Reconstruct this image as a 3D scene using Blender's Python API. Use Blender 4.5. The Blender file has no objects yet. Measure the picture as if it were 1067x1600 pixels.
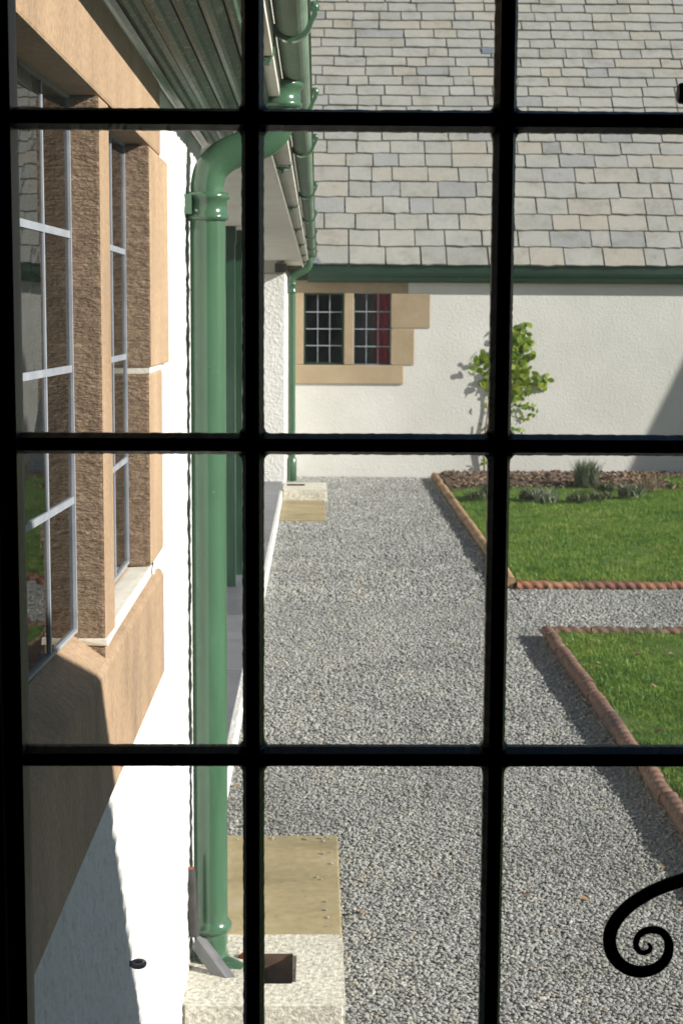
import bpy, bmesh, math, random
from mathutils import Vector, Matrix, Euler
random.seed(7)
R = math.radians
S = bpy.context.scene
C = S.collection

# ------------------------------------------------------------------ camera
CAM_H = 2.1
F = 2500.0                       # focal length in photo pixels (photo 1067 x 1600)
YAW, PITCH, ROLL = -0.01576, R(-7.07), 0.0055
CM = (Matrix.Rotation(YAW, 3, 'Z') @ Matrix.Rotation(math.pi/2 + PITCH, 3, 'X') @ Matrix.Rotation(ROLL, 3, 'Z'))
CAM = Vector((0, 0, CAM_H))
cd = bpy.data.cameras.new('camera'); cam = bpy.data.objects.new('camera', cd); C.objects.link(cam)
cam.matrix_world = Matrix.Translation(CAM) @ CM.to_4x4()
cd.sensor_fit = 'VERTICAL'; cd.sensor_height = 36.0; cd.lens = 36.0*F/1600.0
cd.clip_start = 0.05; cd.clip_end = 2000
cd.dof.use_dof = True; cd.dof.focus_distance = 2.0; cd.dof.aperture_fstop = 25
S.camera = cam

# ------------------------------------------------------------------ sky, sun, exposure
SUN = Vector((-1.0, 0.35, -0.48)).normalized()      # direction the light travels
w = bpy.data.worlds.new('World'); S.world = w; w.use_nodes = True
nt = w.node_tree; nt.nodes.clear()
sky = nt.nodes.new('ShaderNodeTexSky'); sky.sky_type = 'NISHITA'; sky.sun_disc = False; sky.dust_density = 0.3; sky.ozone_density = 2.5
sky.sun_elevation = math.asin(-SUN.z); sky.sun_rotation = math.atan2(-SUN.x, -SUN.y)
bg = nt.nodes.new('ShaderNodeBackground'); bg.inputs[1].default_value = 0.05
wo = nt.nodes.new('ShaderNodeOutputWorld')
nt.links.new(sky.outputs[0], bg.inputs[0]); nt.links.new(bg.outputs[0], wo.inputs[0])
sd = bpy.data.lights.new('sun', 'SUN'); sd.energy = 5.0; sd.angle = R(0.53); sd.color = (1.0, 0.95, 0.87)
so = bpy.data.objects.new('sun', sd); C.objects.link(so)
so.rotation_euler = SUN.to_track_quat('-Z', 'Y').to_euler(); so.location = (20, -6, 12)
S.view_settings.view_transform = 'Standard'; S.view_settings.look = 'None'
S.view_settings.exposure = 0.88; S.view_settings.gamma = 1.0; S.view_settings.use_curve_mapping = False

# ------------------------------------------------------------------ pixel -> place
def ray(px, py):
    return CM @ Vector(((px-533.5)/F, -(py-800)/F, -1))
def aY(px, py, Y):
    d = ray(px, py); return CAM + d*(Y/d.y)
def aZ(px, py, Z):
    d = ray(px, py); return CAM + d*((Z-CAM_H)/d.z)
def aX(px, py, X):
    d = ray(px, py); return CAM + d*(X/d.x)

# ------------------------------------------------------------------ materials
def newmat(name):
    m = bpy.data.materials.new(name); m.use_nodes = True
    n = m.node_tree.nodes; b = n.get('Principled BSDF')
    return m, m.node_tree, n, m.node_tree.links, b
def ramp(n, stops, interp='LINEAR'):
    r = n.new('ShaderNodeValToRGB'); cr = r.color_ramp; cr.interpolation = interp
    while len(cr.elements) < len(stops): cr.elements.new(0.5)
    for e, (p, c) in zip(cr.elements, stops):
        e.position = p; e.color = (c[0], c[1], c[2], 1)
    return r
def noise(n, l, vec, scale, detail=4, rough=0.55, stretch=None):
    t = n.new('ShaderNodeTexNoise'); t.inputs['Scale'].default_value = scale
    t.inputs['Detail'].default_value = detail; t.inputs['Roughness'].default_value = rough
    if stretch:
        mp = n.new('ShaderNodeMapping'); mp.inputs['Scale'].default_value = stretch
        l.new(vec, mp.inputs['Vector']); vec = mp.outputs[0]
    l.new(vec, t.inputs['Vector']); return t
def mixc(n, l, fac, a, b, mode='MIX'):
    m = n.new('ShaderNodeMix'); m.data_type = 'RGBA'; m.blend_type = mode
    for sock, v in ((m.inputs[0], fac), (m.inputs[6], a), (m.inputs[7], b)):
        if hasattr(v, 'node'): l.new(v, sock)
        elif isinstance(v, (int, float)): sock.default_value = v
        else: sock.default_value = (v[0], v[1], v[2], 1)
    return m.outputs[2]
def bump(n, l, b, h, strength, dist, prev=None):
    bp = n.new('ShaderNodeBump'); bp.inputs['Strength'].default_value = strength
    bp.inputs['Distance'].default_value = dist
    l.new(h, bp.inputs['Height'])
    if prev is not None: l.new(prev, bp.inputs['Normal'])
    l.new(bp.outputs[0], b.inputs['Normal']); return bp.outputs[0]
def coords(n, kind='Object'):
    return n.new('ShaderNodeTexCoord').outputs[kind]
def geo_pos(n):
    return n.new('ShaderNodeNewGeometry').outputs['Position']

def surf(name, stops, scale=6, rough=0.8, bscale=40, bstr=0.4, bdist=0.004, detail=6, stretch=None,
         rnd=0.0, spec=0.3, fine=None, bstretch=None):
    """general mottled surface in world space; rnd = per-object brightness variation"""
    m, t, n, l, b = newmat(name)
    p = geo_pos(n)
    nz = noise(n, l, p, scale, detail, 0.6, stretch)
    cr = ramp(n, stops); l.new(nz.outputs[0], cr.inputs[0])
    col = cr.outputs[0]
    if fine:
        f2 = noise(n, l, p, fine[0], 3, 0.6)
        r2 = ramp(n, [(0.3, (1-fine[1],)*3), (0.7, (1+fine[1],)*3)]); l.new(f2.outputs[0], r2.inputs[0])
        col = mixc(n, l, 1.0, col, r2.outputs[0], 'MULTIPLY')
    if rnd:
        oi = n.new('ShaderNodeObjectInfo')
        r3 = ramp(n, [(0, (1-rnd,)*3), (1, (1+rnd,)*3)]); l.new(oi.outputs['Random'], r3.inputs[0])
        col = mixc(n, l, 1.0, col, r3.outputs[0], 'MULTIPLY')
    l.new(col, b.inputs['Base Color'])
    b.inputs['Roughness'].default_value = rough
    b.inputs['Specular IOR Level'].default_value = spec
    bn = noise(n, l, p, bscale, 5, 0.65, bstretch)
    bump(n, l, b, bn.outputs[0], bstr, bdist)
    return m

def roughcast(name, c1, c2, sc=38, dist=0.012, strength=0.55, rough=0.9):
    m, t, n, l, b = newmat(name); p = geo_pos(n)
    a = noise(n, l, p, 1.1, 5, 0.6)
    cr = ramp(n, [(0.3, c1), (0.7, c2)]); l.new(a.outputs[0], cr.inputs[0])
    sp = noise(n, l, p, 90, 3, 0.7)
    r2 = ramp(n, [(0.3, (0.88,)*3), (0.62, (1.03,)*3)]); l.new(sp.outputs[0], r2.inputs[0])
    l.new(mixc(n, l, 1.0, cr.outputs[0], r2.outputs[0], 'MULTIPLY'), b.inputs['Base Color'])
    b.inputs['Roughness'].default_value = rough; b.inputs['Specular IOR Level'].default_value = 0.2
    v = noise(n, l, p, sc, 4, 0.5)
    rr = ramp(n, [(0.42, (0, 0, 0)), (0.74, (1, 1, 1))]); l.new(v.outputs[0], rr.inputs[0])
    bn = bump(n, l, b, rr.outputs[0], strength, dist)
    v2 = noise(n, l, p, sc*0.22, 3, 0.5)
    bump(n, l, b, v2.outputs[0], 0.22, dist*1.2, bn)
    return m

M = {}
M['white'] = roughcast('white_roughcast', (.66, .65, .63), (.74, .73, .71), 34, .012, .5)
M['white_far'] = roughcast('cream_roughcast', (.575, .565, .53), (.65, .64, .61), 30, .007, .26)
M['block'] = surf('pebbly_render', [(.32, (0.375, 0.350, 0.275)), (.5, (0.587, 0.556, 0.475)), (.66, (0.750, 0.725, 0.650))], 60, .9, 60, 1.0, .014, detail=3, fine=(7, .12))
M['plaster'] = surf('pale_board_paint', [(.3, (.50, .48, .42)), (.7, (.60, .58, .52))], 3, .7, 60, .2, .002)
M['stone'] = surf('orange_sandstone', [(.25, (0.232, 0.159, 0.110)), (.42, (0.342, 0.235, 0.150)), (.58, (0.397, 0.273, 0.175)), (.78, (0.451, 0.337, 0.234))], 5, .88, 140, .5, .003,
                  stretch=(1, 1.1, .38), rnd=.10, fine=(95, .20), detail=9)
M['tooled'] = surf('tooled_sandstone', [(.3, (0.196, 0.132, 0.086)), (.7, (0.333, 0.236, 0.161))], 40, .9, 60, 1.0, .016,
                   stretch=(.8, 1, 1.5), fine=(170, .35), bstretch=(.8, 1, 1.9))
M['stone_far'] = surf('buff_sandstone', [(.3, (.30, .225, .14)), (.7, (.38, .30, .20))], 2.5, .85, 60, .3, .003, rnd=.09, fine=(40, .07))
M['slab'] = surf('yellow_flag', [(.28, (0.195, 0.163, 0.091)), (.45, (0.299, 0.247, 0.137)), (.6, (0.351, 0.286, 0.163)), (.78, (0.403, 0.358, 0.247))], 3.2, .7, 70, .35, .003,
                 stretch=(.8, 1.3, 1), fine=(28, .14), detail=9)
M['flag'] = surf('slate_flag', [(.3, (.09, .095, .115)), (.7, (.14, .145, .17))], 3, .38, 50, .3, .002, rnd=.22, spec=.5)
M['lead'] = surf('lead_grey', [(.3, (.22, .24, .28)), (.7, (.32, .34, .38))], 20, .45, 60, .2, .001, spec=.5)
M['offcut'] = surf('weathered_lead', [(.3, (.09, .09, .095)), (.7, (.17, .17, .18))], 14, .4, 60, .3, .002, spec=.5)
M['leadflash'] = surf('lead_sheet', [(.3, (.13, .15, .18)), (.7, (.18, .205, .245))], 20, .5, 60, .2, .001)
M['iron'] = surf('black_iron', [(.3, (.008, .008, .009)), (.7, (.014, .014, .016))], 60, .42, 300, .25, .0006)
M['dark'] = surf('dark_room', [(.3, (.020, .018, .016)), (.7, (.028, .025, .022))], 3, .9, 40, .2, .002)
M['rust'] = surf('rust', [(.3, (.20, .05, .02)), (.7, (.32, .10, .04))], 60, .9, 200, .6, .003)
M['gullyhole'] = surf('gully_mud', [(.3, (.06, .035, .025)), (.7, (.12, .07, .05))], 30, .8, 60, .5, .004)
M['redcloth'] = surf('red_cloth', [(.3, (.40, .02, .05)), (.7, (.5, .035, .07))], 8, .9, 90, .3, .003)
M['greycloth'] = surf('grey_net', [(.3, (.10, .10, .09)), (.7, (.15, .15, .14))], 8, .9, 90, .3, .003)
M['curtain'] = surf('dark_curtain', [(.35, (.012, .013, .012)), (.6, (.035, .035, .03))], 40, .95, 200, .3, .002)
M['bark'] = surf('stem_bark', [(.3, (.10, .08, .05)), (.7, (.20, .17, .11))], 40, .9, 80, .5, .003)
M['soil'] = surf('bed_soil', [(.3, (0.051, 0.031, 0.021)), (.55, (0.102, 0.063, 0.042)), (.8, (0.153, 0.108, 0.078))], 22, .95, 40, 1, .03, fine=(90, .35))
M['mulch'] = surf('bark_chip', [(.3, (0.094, 0.056, 0.036)), (.7, (0.177, 0.126, 0.086))], 30, .9, 90, .5, .004, rnd=.5)
M['turf'] = surf('turf', [(.3, (0.054, 0.102, 0.017)), (.55, (0.084, 0.144, 0.024)), (.8, (0.120, 0.168, 0.036))], 3, .95, 90, 1, .02, fine=(120, .4))
M['ground'] = surf('open_ground', [(.3, (.05, .09, .02)), (.7, (.09, .13, .03))], .4, .95, 30, 1, .03, fine=(60, .3))
M['mortar'] = surf('pale_mortar', [(.3, (.62, .58, .5)), (.7, (.75, .71, .64))], 20, .9, 120, .5, .003)
M['conduit'] = surf('dark_conduit', [(.3, (.03, .028, .028)), (.7, (.06, .055, .055))], 30, .55, 100, .2, .001)

def paint(name, col, rough=.25, var=.25, scale=9, stretch=(1, 1, .25), coat=.3):
    m, t, n, l, b = newmat(name); p = geo_pos(n)
    a = noise(n, l, p, scale, 6, .65, stretch)
    cr = ramp(n, [(.3, tuple(c*(1-var) for c in col)), (.7, tuple(c*(1+var) for c in col))])
    l.new(a.outputs[0], cr.inputs[0])
    st_ = noise(n, l, p, 22, 5, .7, (1, 1, .07))        # run-down grime
    rs = ramp(n, [(.32, (.86, .86, .82)), (.55, (1.02, 1.02, 1.02))]); l.new(st_.outputs[0], rs.inputs[0])
    sp = noise(n, l, p, 160, 2, .6)                    # chips and splashes
    sr = ramp(n, [(.71, (0, 0, 0)), (.76, (.6, .6, .6))]); l.new(sp.outputs[0], sr.inputs[0])
    l.new(mixc(n, l, sr.outputs[0], mixc(n, l, 1.0, cr.outputs[0], rs.outputs[0], 'MULTIPLY'), (.35, .42, .36)), b.inputs['Base Color'])
    rr = ramp(n, [(.3, (rough*.7,)*3), (.7, (rough*1.4,)*3)]); l.new(a.outputs[0], rr.inputs[0])
    l.new(rr.outputs[0], b.inputs['Roughness'])
    b.inputs['Coat Weight'].default_value = coat; b.inputs['Coat Roughness'].default_value = .12
    bn = noise(n, l, p, 70, 3, .6); bump(n, l, b, bn.outputs[0], .12, .002)
    return m
M['green'] = paint('green_paint', (.050, .115, .066), .2, .16)
M['green_dark'] = paint('dark_green_paint', (.011, .036, .022), .35, .2, 6, (.25, 1, 1))
M['gutter'] = paint('weathered_green_paint', (.125, .185, .13), .8, .3, 14, (1, .15, 1), 0)
M['door_green'] = paint('post_green_paint', (.014, .05, .028), .4)

def cornice_mat():
    m, t, n, l, b = newmat('peeling_green_paint'); p = geo_pos(n)
    a = noise(n, l, p, 14, 7, .7, (1, .16, 1))
    cr = ramp(n, [(.3, (0.020, 0.048, 0.028)), (.52, (0.042, 0.092, 0.056)), (.66, (0.098, 0.154, 0.105)), (.76, (0.364, 0.392, 0.308))])
    l.new(a.outputs[0], cr.inputs[0]); 
    sp = noise(n, l, p, 90, 6, .75, (1, .7, 1))
    sr = ramp(n, [(.57, (0, 0, 0)), (.64, (1, 1, 1))]); l.new(sp.outputs[0], sr.inputs[0])
    l.new(mixc(n, l, sr.outputs[0], cr.outputs[0], (.42, .42, .34)), b.inputs['Base Color'])
    b.inputs['Roughness'].default_value = .5
    bump(n, l, b, sp.outputs[0], .6, .004)
    return m
M['cornice'] = cornice_mat()

def slate_mat(name, island):
    m, t, n, l, b = newmat(name)
    if island: rnd = n.new('ShaderNodeNewGeometry').outputs['Random Per Island']
    else: rnd = n.new('ShaderNodeObjectInfo').outputs['Random']
    cr = ramp(n, [(0, (.28, .278, .262)), (.22, (.315, .31, .29)), (.40, (.298, .297, .285)), (.55, (.335, .32, .285)),
                  (.70, (.32, .318, .303)), (.84, (.33, .305, .262)), (.92, (.285, .287, .288)), (.965, (.25, .252, .252)), (.985, (.29, .28, .25)), (1, (.355, .35, .335))])
    l.new(rnd, cr.inputs[0])
    p = geo_pos(n)
    a = noise(n, l, p, 3.2, 9, .75)
    r2 = ramp(n, [(.28, (.70, .69, .62)), (.48, (1, 1, 1)), (.75, (1.14, 1.14, 1.12))]); l.new(a.outputs[0], r2.inputs[0])
    col = mixc(n, l, 1.0, cr.outputs[0], r2.outputs[0], 'MULTIPLY')
    f = noise(n, l, p, 45, 4, .7)
    r3 = ramp(n, [(.3, (.82, .82, .8)), (.7, (1.12, 1.12, 1.12))]); l.new(f.outputs[0], r3.inputs[0])
    col = mixc(n, l, 1.0, col, r3.outputs[0], 'MULTIPLY')
    ln = noise(n, l, p, 9, 5, .6)                       # lichen
    lr = ramp(n, [(.60, (0, 0, 0)), (.72, (.5, .5, .5))]); l.new(ln.outputs[0], lr.inputs[0])
    col = mixc(n, l, lr.outputs[0], col, (.36, .33, .17))
    l.new(col, b.inputs['Base Color']); b.inputs['Roughness'].default_value = .75
    b.inputs['Specular IOR Level'].default_value = .3
    bump(n, l, b, f.outputs[0], .5, .006)
    return m
M['slate'] = slate_mat('roof_slate', False)
M['slate_rest'] = slate_mat('roof_slate_courses', True)
M['moss'] = surf('mossy_batten', [(.3, (.06, .06, .03)), (.7, (.12, .11, .06))], 20, .95, 60, .5, .004)

def pebble_mat():
    m, t, n, l, b = newmat('gravel_stone'); oi = n.new('ShaderNodeObjectInfo'); p = geo_pos(n)
    cr = ramp(n, [(0, (.21, .215, .21)), (.18, (.26, .265, .26)), (.42, (.315, .315, .305)), (.62, (.285, .29, .29)), (.80, (.35, .35, .335)),
                  (.92, (.33, .315, .27)), (.978, (.44, .43, .40)), (.993, (.30, .22, .15)), (1, (.38, .32, .23))])
    l.new(oi.outputs['Random'], cr.inputs[0])
    a = noise(n, l, p, 140, 3, .6)
    r2 = ramp(n, [(.3, (.85,)*3), (.7, (1.15,)*3)]); l.new(a.outputs[0], r2.inputs[0])
    col = mixc(n, l, 1.0, cr.outputs[0], r2.outputs[0], 'MULTIPLY')
    w1 = noise(n, l, p, 1.3, 5, .65)                    # trodden, dusty and damp patches
    r3 = ramp(n, [(.3, (.80, .80, .78)), (.5, (1, 1, 1)), (.7, (1.14, 1.13, 1.09))]); l.new(w1.outputs[0], r3.inputs[0])
    l.new(mixc(n, l, 1.0, col, r3.outputs[0], 'MULTIPLY'), b.inputs['Base Color'])
    b.inputs['Roughness'].default_value = .85; b.inputs['Specular IOR Level'].default_value = .25
    return m
M['pebble'] = pebble_mat()
def gravel_base():
    m, t, n, l, b = newmat('gravel_bed'); p = geo_pos(n)
    v = n.new('ShaderNodeTexVoronoi'); v.inputs['Scale'].default_value = 55; l.new(p, v.inputs['Vector'])
    s = n.new('ShaderNodeSeparateColor'); l.new(v.outputs['Color'], s.inputs[0])
    cr = ramp(n, [(0, (0.114, 0.114, 0.109)), (.5, (0.236, 0.236, 0.227)), (.85, (0.333, 0.328, 0.306)), (1, (0.350, 0.297, 0.219))])
    l.new(s.outputs[0], cr.inputs[0]); l.new(cr.outputs[0], b.inputs['Base Color'])
    b.inputs['Roughness'].default_value = .9
    bump(n, l, b, v.outputs['Distance'], 1, .01)
    return m
M['gravel'] = gravel_base()

def leafy(name, stops, trans=.35, rough=.55, big=14):
    m, t, n, l, b = newmat(name); oi = n.new('ShaderNodeObjectInfo')
    a = noise(n, l, geo_pos(n), big, 5, .6)
    ad = n.new('ShaderNodeMath'); ad.operation = 'ADD'; l.new(oi.outputs['Random'], ad.inputs[0]); l.new(a.outputs[0], ad.inputs[1])
    hf = n.new('ShaderNodeMath'); hf.operation = 'MULTIPLY'; hf.inputs[1].default_value = .5; l.new(ad.outputs[0], hf.inputs[0])
    cr = ramp(n, stops); l.new(hf.outputs[0], cr.inputs[0])
    l.new(cr.outputs[0], b.inputs['Base Color']); b.inputs['Roughness'].default_value = rough
    tr = n.new('ShaderNodeBsdfTranslucent'); l.new(cr.outputs[0], tr.inputs[0])
    mx = n.new('ShaderNodeMixShader'); mx.inputs[0].default_value = trans
    out = [x for x in n if x.type == 'OUTPUT_MATERIAL'][0]
    l.new(b.outputs[0], mx.inputs[1]); l.new(tr.outputs[0], mx.inputs[2]); l.new(mx.outputs[0], out.inputs[0])
    return m
M['grass'] = leafy('grass_blade', [(.2, (0.068, 0.153, 0.018)), (.42, (0.115, 0.233, 0.024)), (.62, (0.192, 0.306, 0.038)), (.85, (0.369, 0.395, 0.096))], .4, big=.9)
M['leaf'] = leafy('rose_leaf', [(.15, (0.076, 0.162, 0.012)), (.45, (0.170, 0.272, 0.015)), (.7, (0.289, 0.357, 0.019)), (.95, (0.374, 0.383, 0.025))], .5)
M['lavender'] = leafy('grey_green_leaf', [(.2, (0.080, 0.104, 0.056)), (.5, (0.136, 0.168, 0.096)), (.85, (0.208, 0.240, 0.160))], .2)
M['lowleaf'] = leafy('dull_green_leaf', [(.2, (0.048, 0.068, 0.024)), (.5, (0.088, 0.112, 0.044)), (.85, (0.144, 0.152, 0.072))], .2)
M['dry'] = leafy('dry_leaf', [(.2, (0.165, 0.090, 0.045)), (.5, (0.270, 0.165, 0.090)), (.85, (0.338, 0.240, 0.150))], .2)
M['drytuft'] = leafy('dry_stalk', [(.2, (0.135, 0.098, 0.053)), (.5, (0.210, 0.158, 0.090)), (.85, (0.270, 0.225, 0.143))], .2)

def terracotta(name, stops):
    m, t, n, l, b = newmat(name); oi = n.new('ShaderNodeObjectInfo')
    cr = ramp(n, stops); l.new(oi.outputs['Random'], cr.inputs[0]); p = geo_pos(n)
    a = noise(n, l, p, 22, 7, .7)
    r2 = ramp(n, [(.3, (.55, .52, .52)), (.55, (1, 1, 1)), (.75, (1.3, 1.25, 1.2))]); l.new(a.outputs[0], r2.inputs[0])
    col = mixc(n, l, 1.0, cr.outputs[0], r2.outputs[0], 'MULTIPLY')
    g = noise(n, l, p, 9, 5, .6); gr = ramp(n, [(.58, (0, 0, 0)), (.7, (.6, .6, .6))]); l.new(g.outputs[0], gr.inputs[0])
    l.new(mixc(n, l, gr.outputs[0], col, (.20, .18, .09)), b.inputs['Base Color'])
    b.inputs['Roughness'].default_value = .75
    bump(n, l, b, a.outputs[0], .5, .006)
    return m
M['terra'] = terracotta('terracotta', [(0, (0.164, 0.070, 0.045)), (.4, (0.279, 0.111, 0.057)), (.7, (0.221, 0.107, 0.074)), (1, (0.328, 0.156, 0.082))])
M['terra_dark'] = terracotta('dark_terracotta', [(0, (0.082, 0.045, 0.037)), (.4, (0.156, 0.082, 0.057)), (.7, (0.123, 0.070, 0.053)), (1, (0.197, 0.107, 0.070))])
M['terra_worn'] = terracotta('lichened_terracotta', [(0, (0.213, 0.123, 0.057)), (.5, (0.271, 0.164, 0.082)), (1, (0.312, 0.205, 0.115))])

def glass(name, ior, dirt, bumpd, tint=(.97, .985, .97)):
    m, t, n, l, b = newmat(name); n.remove(b)
    out = [x for x in n if x.type == 'OUTPUT_MATERIAL'][0]
    p = geo_pos(n)
    tr = n.new('ShaderNodeBsdfTransparent'); tr.inputs[0].default_value = (*tint, 1)
    gl = n.new('ShaderNodeBsdfGlossy'); gl.inputs['Roughness'].default_value = .015
    fr = n.new('ShaderNodeFresnel'); fr.inputs[0].default_value = ior
    wv = noise(n, l, p, 5, 2, .5)
    bp = n.new('ShaderNodeBump'); bp.inputs['Strength'].default_value = .3; bp.inputs['Distance'].default_value = bumpd
    l.new(wv.outputs[0], bp.inputs['Height']); l.new(bp.outputs[0], gl.inputs['Normal'])
    mx = n.new('ShaderNodeMixShader'); l.new(fr.outputs[0], mx.inputs[0]); l.new(tr.outputs[0], mx.inputs[1]); l.new(gl.outputs[0], mx.inputs[2])
    df = n.new('ShaderNodeBsdfTranslucent'); df.inputs[0].default_value = (.75, .76, .74, 1)
    d1 = noise(n, l, p, 7, 6, .7); r1 = ramp(n, [(.3, (dirt*.5,)*3), (.75, (dirt*1.6,)*3)]); l.new(d1.outputs[0], r1.inputs[0])
    d2 = noise(n, l, p, 420, 2, .5); r2 = ramp(n, [(.75, (0, 0, 0)), (.79, (dirt*6,)*3)]); l.new(d2.outputs[0], r2.inputs[0])
    sm = n.new('ShaderNodeMath'); sm.operation = 'ADD'; l.new(r1.outputs[0], sm.inputs[0]); l.new(r2.outputs[0], sm.inputs[1])
    m2 = n.new('ShaderNodeMixShader'); l.new(sm.outputs[0], m2.inputs[0]); l.new(mx.outputs[0], m2.inputs[1]); l.new(df.outputs[0], m2.inputs[2])
    l.new(m2.outputs[0], out.inputs[0])
    return m
M['pane'] = glass('window_pane', 1.5, .11, .0002)
M['pane_far'] = glass('far_leaded_pane', 1.45, .008, .0016, (.92, .94, .92))
M['pane_old'] = glass('old_leaded_pane', 2.7, .012, .0016, (.8, .83, .8))

# ------------------------------------------------------------------ mesh helpers
class MB:
    def __init__(s): s.v, s.f, s.mi, s.sm = [], [], [], []
    def add(s, vs, fs, mi=0, smooth=False):
        o = len(s.v); s.v += [tuple(v) for v in vs]
        for f in fs: s.f.append([i+o for i in f]); s.mi.append(mi); s.sm.append(smooth)
        return s
    def box(s, x0, x1, y0, y1, z0, z1, mi=0):
        v = [(x, y, z) for z in (z0, z1) for y in (y0, y1) for x in (x0, x1)]
        return s.add(v, [(0, 2, 3, 1), (4, 5, 7, 6), (0, 1, 5, 4), (2, 6, 7, 3), (0, 4, 6, 2), (1, 3, 7, 5)], mi)
    def extrude(s, prof, a, b, axis, closed=True, mi=0, smooth=False, caps=True):
        """prof: list of 2D points; axis 'Y': points are (x,z) run from y=a to b; axis 'X': points are (y,z)"""
        mk = (lambda p, t: (p[0], t, p[1])) if axis == 'Y' else ((lambda p, t: (t, p[0], p[1])) if axis == 'X' else (lambda p, t: (p[0], p[1], t)))
        n = len(prof); vs = [mk(p, a) for p in prof] + [mk(p, b) for p in prof]
        fs = [(i, (i+1) % n, n+(i+1) % n, n+i) for i in range(n if closed else n-1)]
        s.add(vs, fs, mi, smooth)
        if closed and caps: s.add(vs, [tuple(range(n))[::-1], tuple(range(n, 2*n))], mi)
        return s
    def tube(s, pts, rad, seg=10, mi=0, flat=1.0, caps=True):
        pts = [Vector(p) for p in pts]; n = len(pts)
        if not isinstance(rad, (list, tuple)): rad = [rad]*n
        rings = []; up = None
        for i in range(n):
            t = (pts[min(i+1, n-1)] - pts[max(i-1, 0)]).normalized()
            if up is None:
                up = Vector((0, 1, 0)) if abs(t.y) < .9 else Vector((1, 0, 0))
            u = (up - t*up.dot(t)).normalized(); up = u; v = t.cross(u)
            rings.append([pts[i] + u*math.cos(a)*rad[i]*flat + v*math.sin(a)*rad[i] for a in [2*math.pi*k/seg for k in range(seg)]])
        vs = [p for r in rings for p in r]
        fs = [(i*seg+k, i*seg+(k+1) % seg, (i+1)*seg+(k+1) % seg, (i+1)*seg+k) for i in range(n-1) for k in range(seg)]
        s.add(vs, fs, mi, True)
        if caps: s.add(vs, [tuple(range(seg))[::-1], tuple(range((n-1)*seg, n*seg))], mi)
        return s
    def lathe(s, c, prof, seg=20, mi=0):
        """prof: (radius, z) from bottom up about a vertical axis through c"""
        vs = [(c[0]+r*math.cos(2*math.pi*k/seg), c[1]+r*math.sin(2*math.pi*k/seg), z) for r, z in prof for k in range(seg)]
        n = len(prof)
        fs = [(i*seg+k, i*seg+(k+1) % seg, (i+1)*seg+(k+1) % seg, (i+1)*seg+k) for i in range(n-1) for k in range(seg)]
        return s.add(vs, fs, mi, True)
    def mesh(s, name, mats):
        me = bpy.data.meshes.new(name); me.from_pydata(s.v, [], s.f)
        for m in (mats if isinstance(mats, (list, tuple)) else [mats]): me.materials.append(m)
        me.polygons.foreach_set('material_index', s.mi); me.polygons.foreach_set('use_smooth', s.sm)
        me.update(); return me
    def build(s, name, mats, parent=None):
        return link(bpy.data.objects.new(name, s.mesh(name, mats)), parent)
def link(o, parent=None):
    C.objects.link(o)
    if parent is not None: o.parent = parent
    return o
def tag(o, label=None, cat=None, group=None, kind=None):
    if label: o['label'] = label
    if cat: o['category'] = cat
    if group: o['group'] = group
    if kind: o['kind'] = kind
    return o
def empty(name, loc=(0, 0, 0)):
    e = bpy.data.objects.new(name, None); e.location = loc; C.objects.link(e); e.empty_display_size = .1; return e
def thing(name, label, cat, group=None):
    return tag(empty(name), label, cat, group)
def bbox(name, x0, x1, y0, y1, z0, z1, mats, parent=None, bev=.006, jit=.0015, tool=None):
    """bevelled, slightly uneven block; faces along `tool` (axis vector) take material slot 1"""
    bm = bmesh.new(); bmesh.ops.create_cube(bm, size=1)
    for v in bm.verts:
        v.co = Vector((x0+(v.co.x+.5)*(x1-x0), y0+(v.co.y+.5)*(y1-y0), z0+(v.co.z+.5)*(z1-z0)))
        v.co += Vector([random.uniform(-jit, jit) for _ in range(3)])
    if bev: bmesh.ops.bevel(bm, geom=bm.edges[:], offset=bev, segments=2, profile=.6, affect='EDGES')
    bm.normal_update()
    if tool:
        for f in bm.faces:
            if f.normal.dot(Vector(tool)) > .8: f.material_index = 1
    me = bpy.data.meshes.new(name); bm.to_mesh(me); bm.free()
    for m in (mats if isinstance(mats, (list, tuple)) else [mats]): me.materials.append(m)
    return link(bpy.data.objects.new(name, me), parent)
def smooth_path(pts, n=6):
    """Catmull-Rom through tuples of any length"""
    out = []; P = [pts[0]] + list(pts) + [pts[-1]]
    for i in range(1, len(P)-2):
        for k in range(n):
            t = k/n
            out.append(tuple(.5*(2*b+(c-a)*t+(2*a-5*b+4*c-d)*t*t+(-a+3*b-3*c+d)*t**3) for a, b, c, d in zip(P[i-1], P[i], P[i+1], P[i+2])))
    out.append(tuple(P[-2])); return out

# ------------------------------------------------------------------ fixed planes of the place
WX = -0.38            # face of the side wing's wall
YW = 1.25             # plane of the window one looks through
YF = 20.6             # face of the rear range
EX = 1.5              # lawn edging along the path

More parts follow.
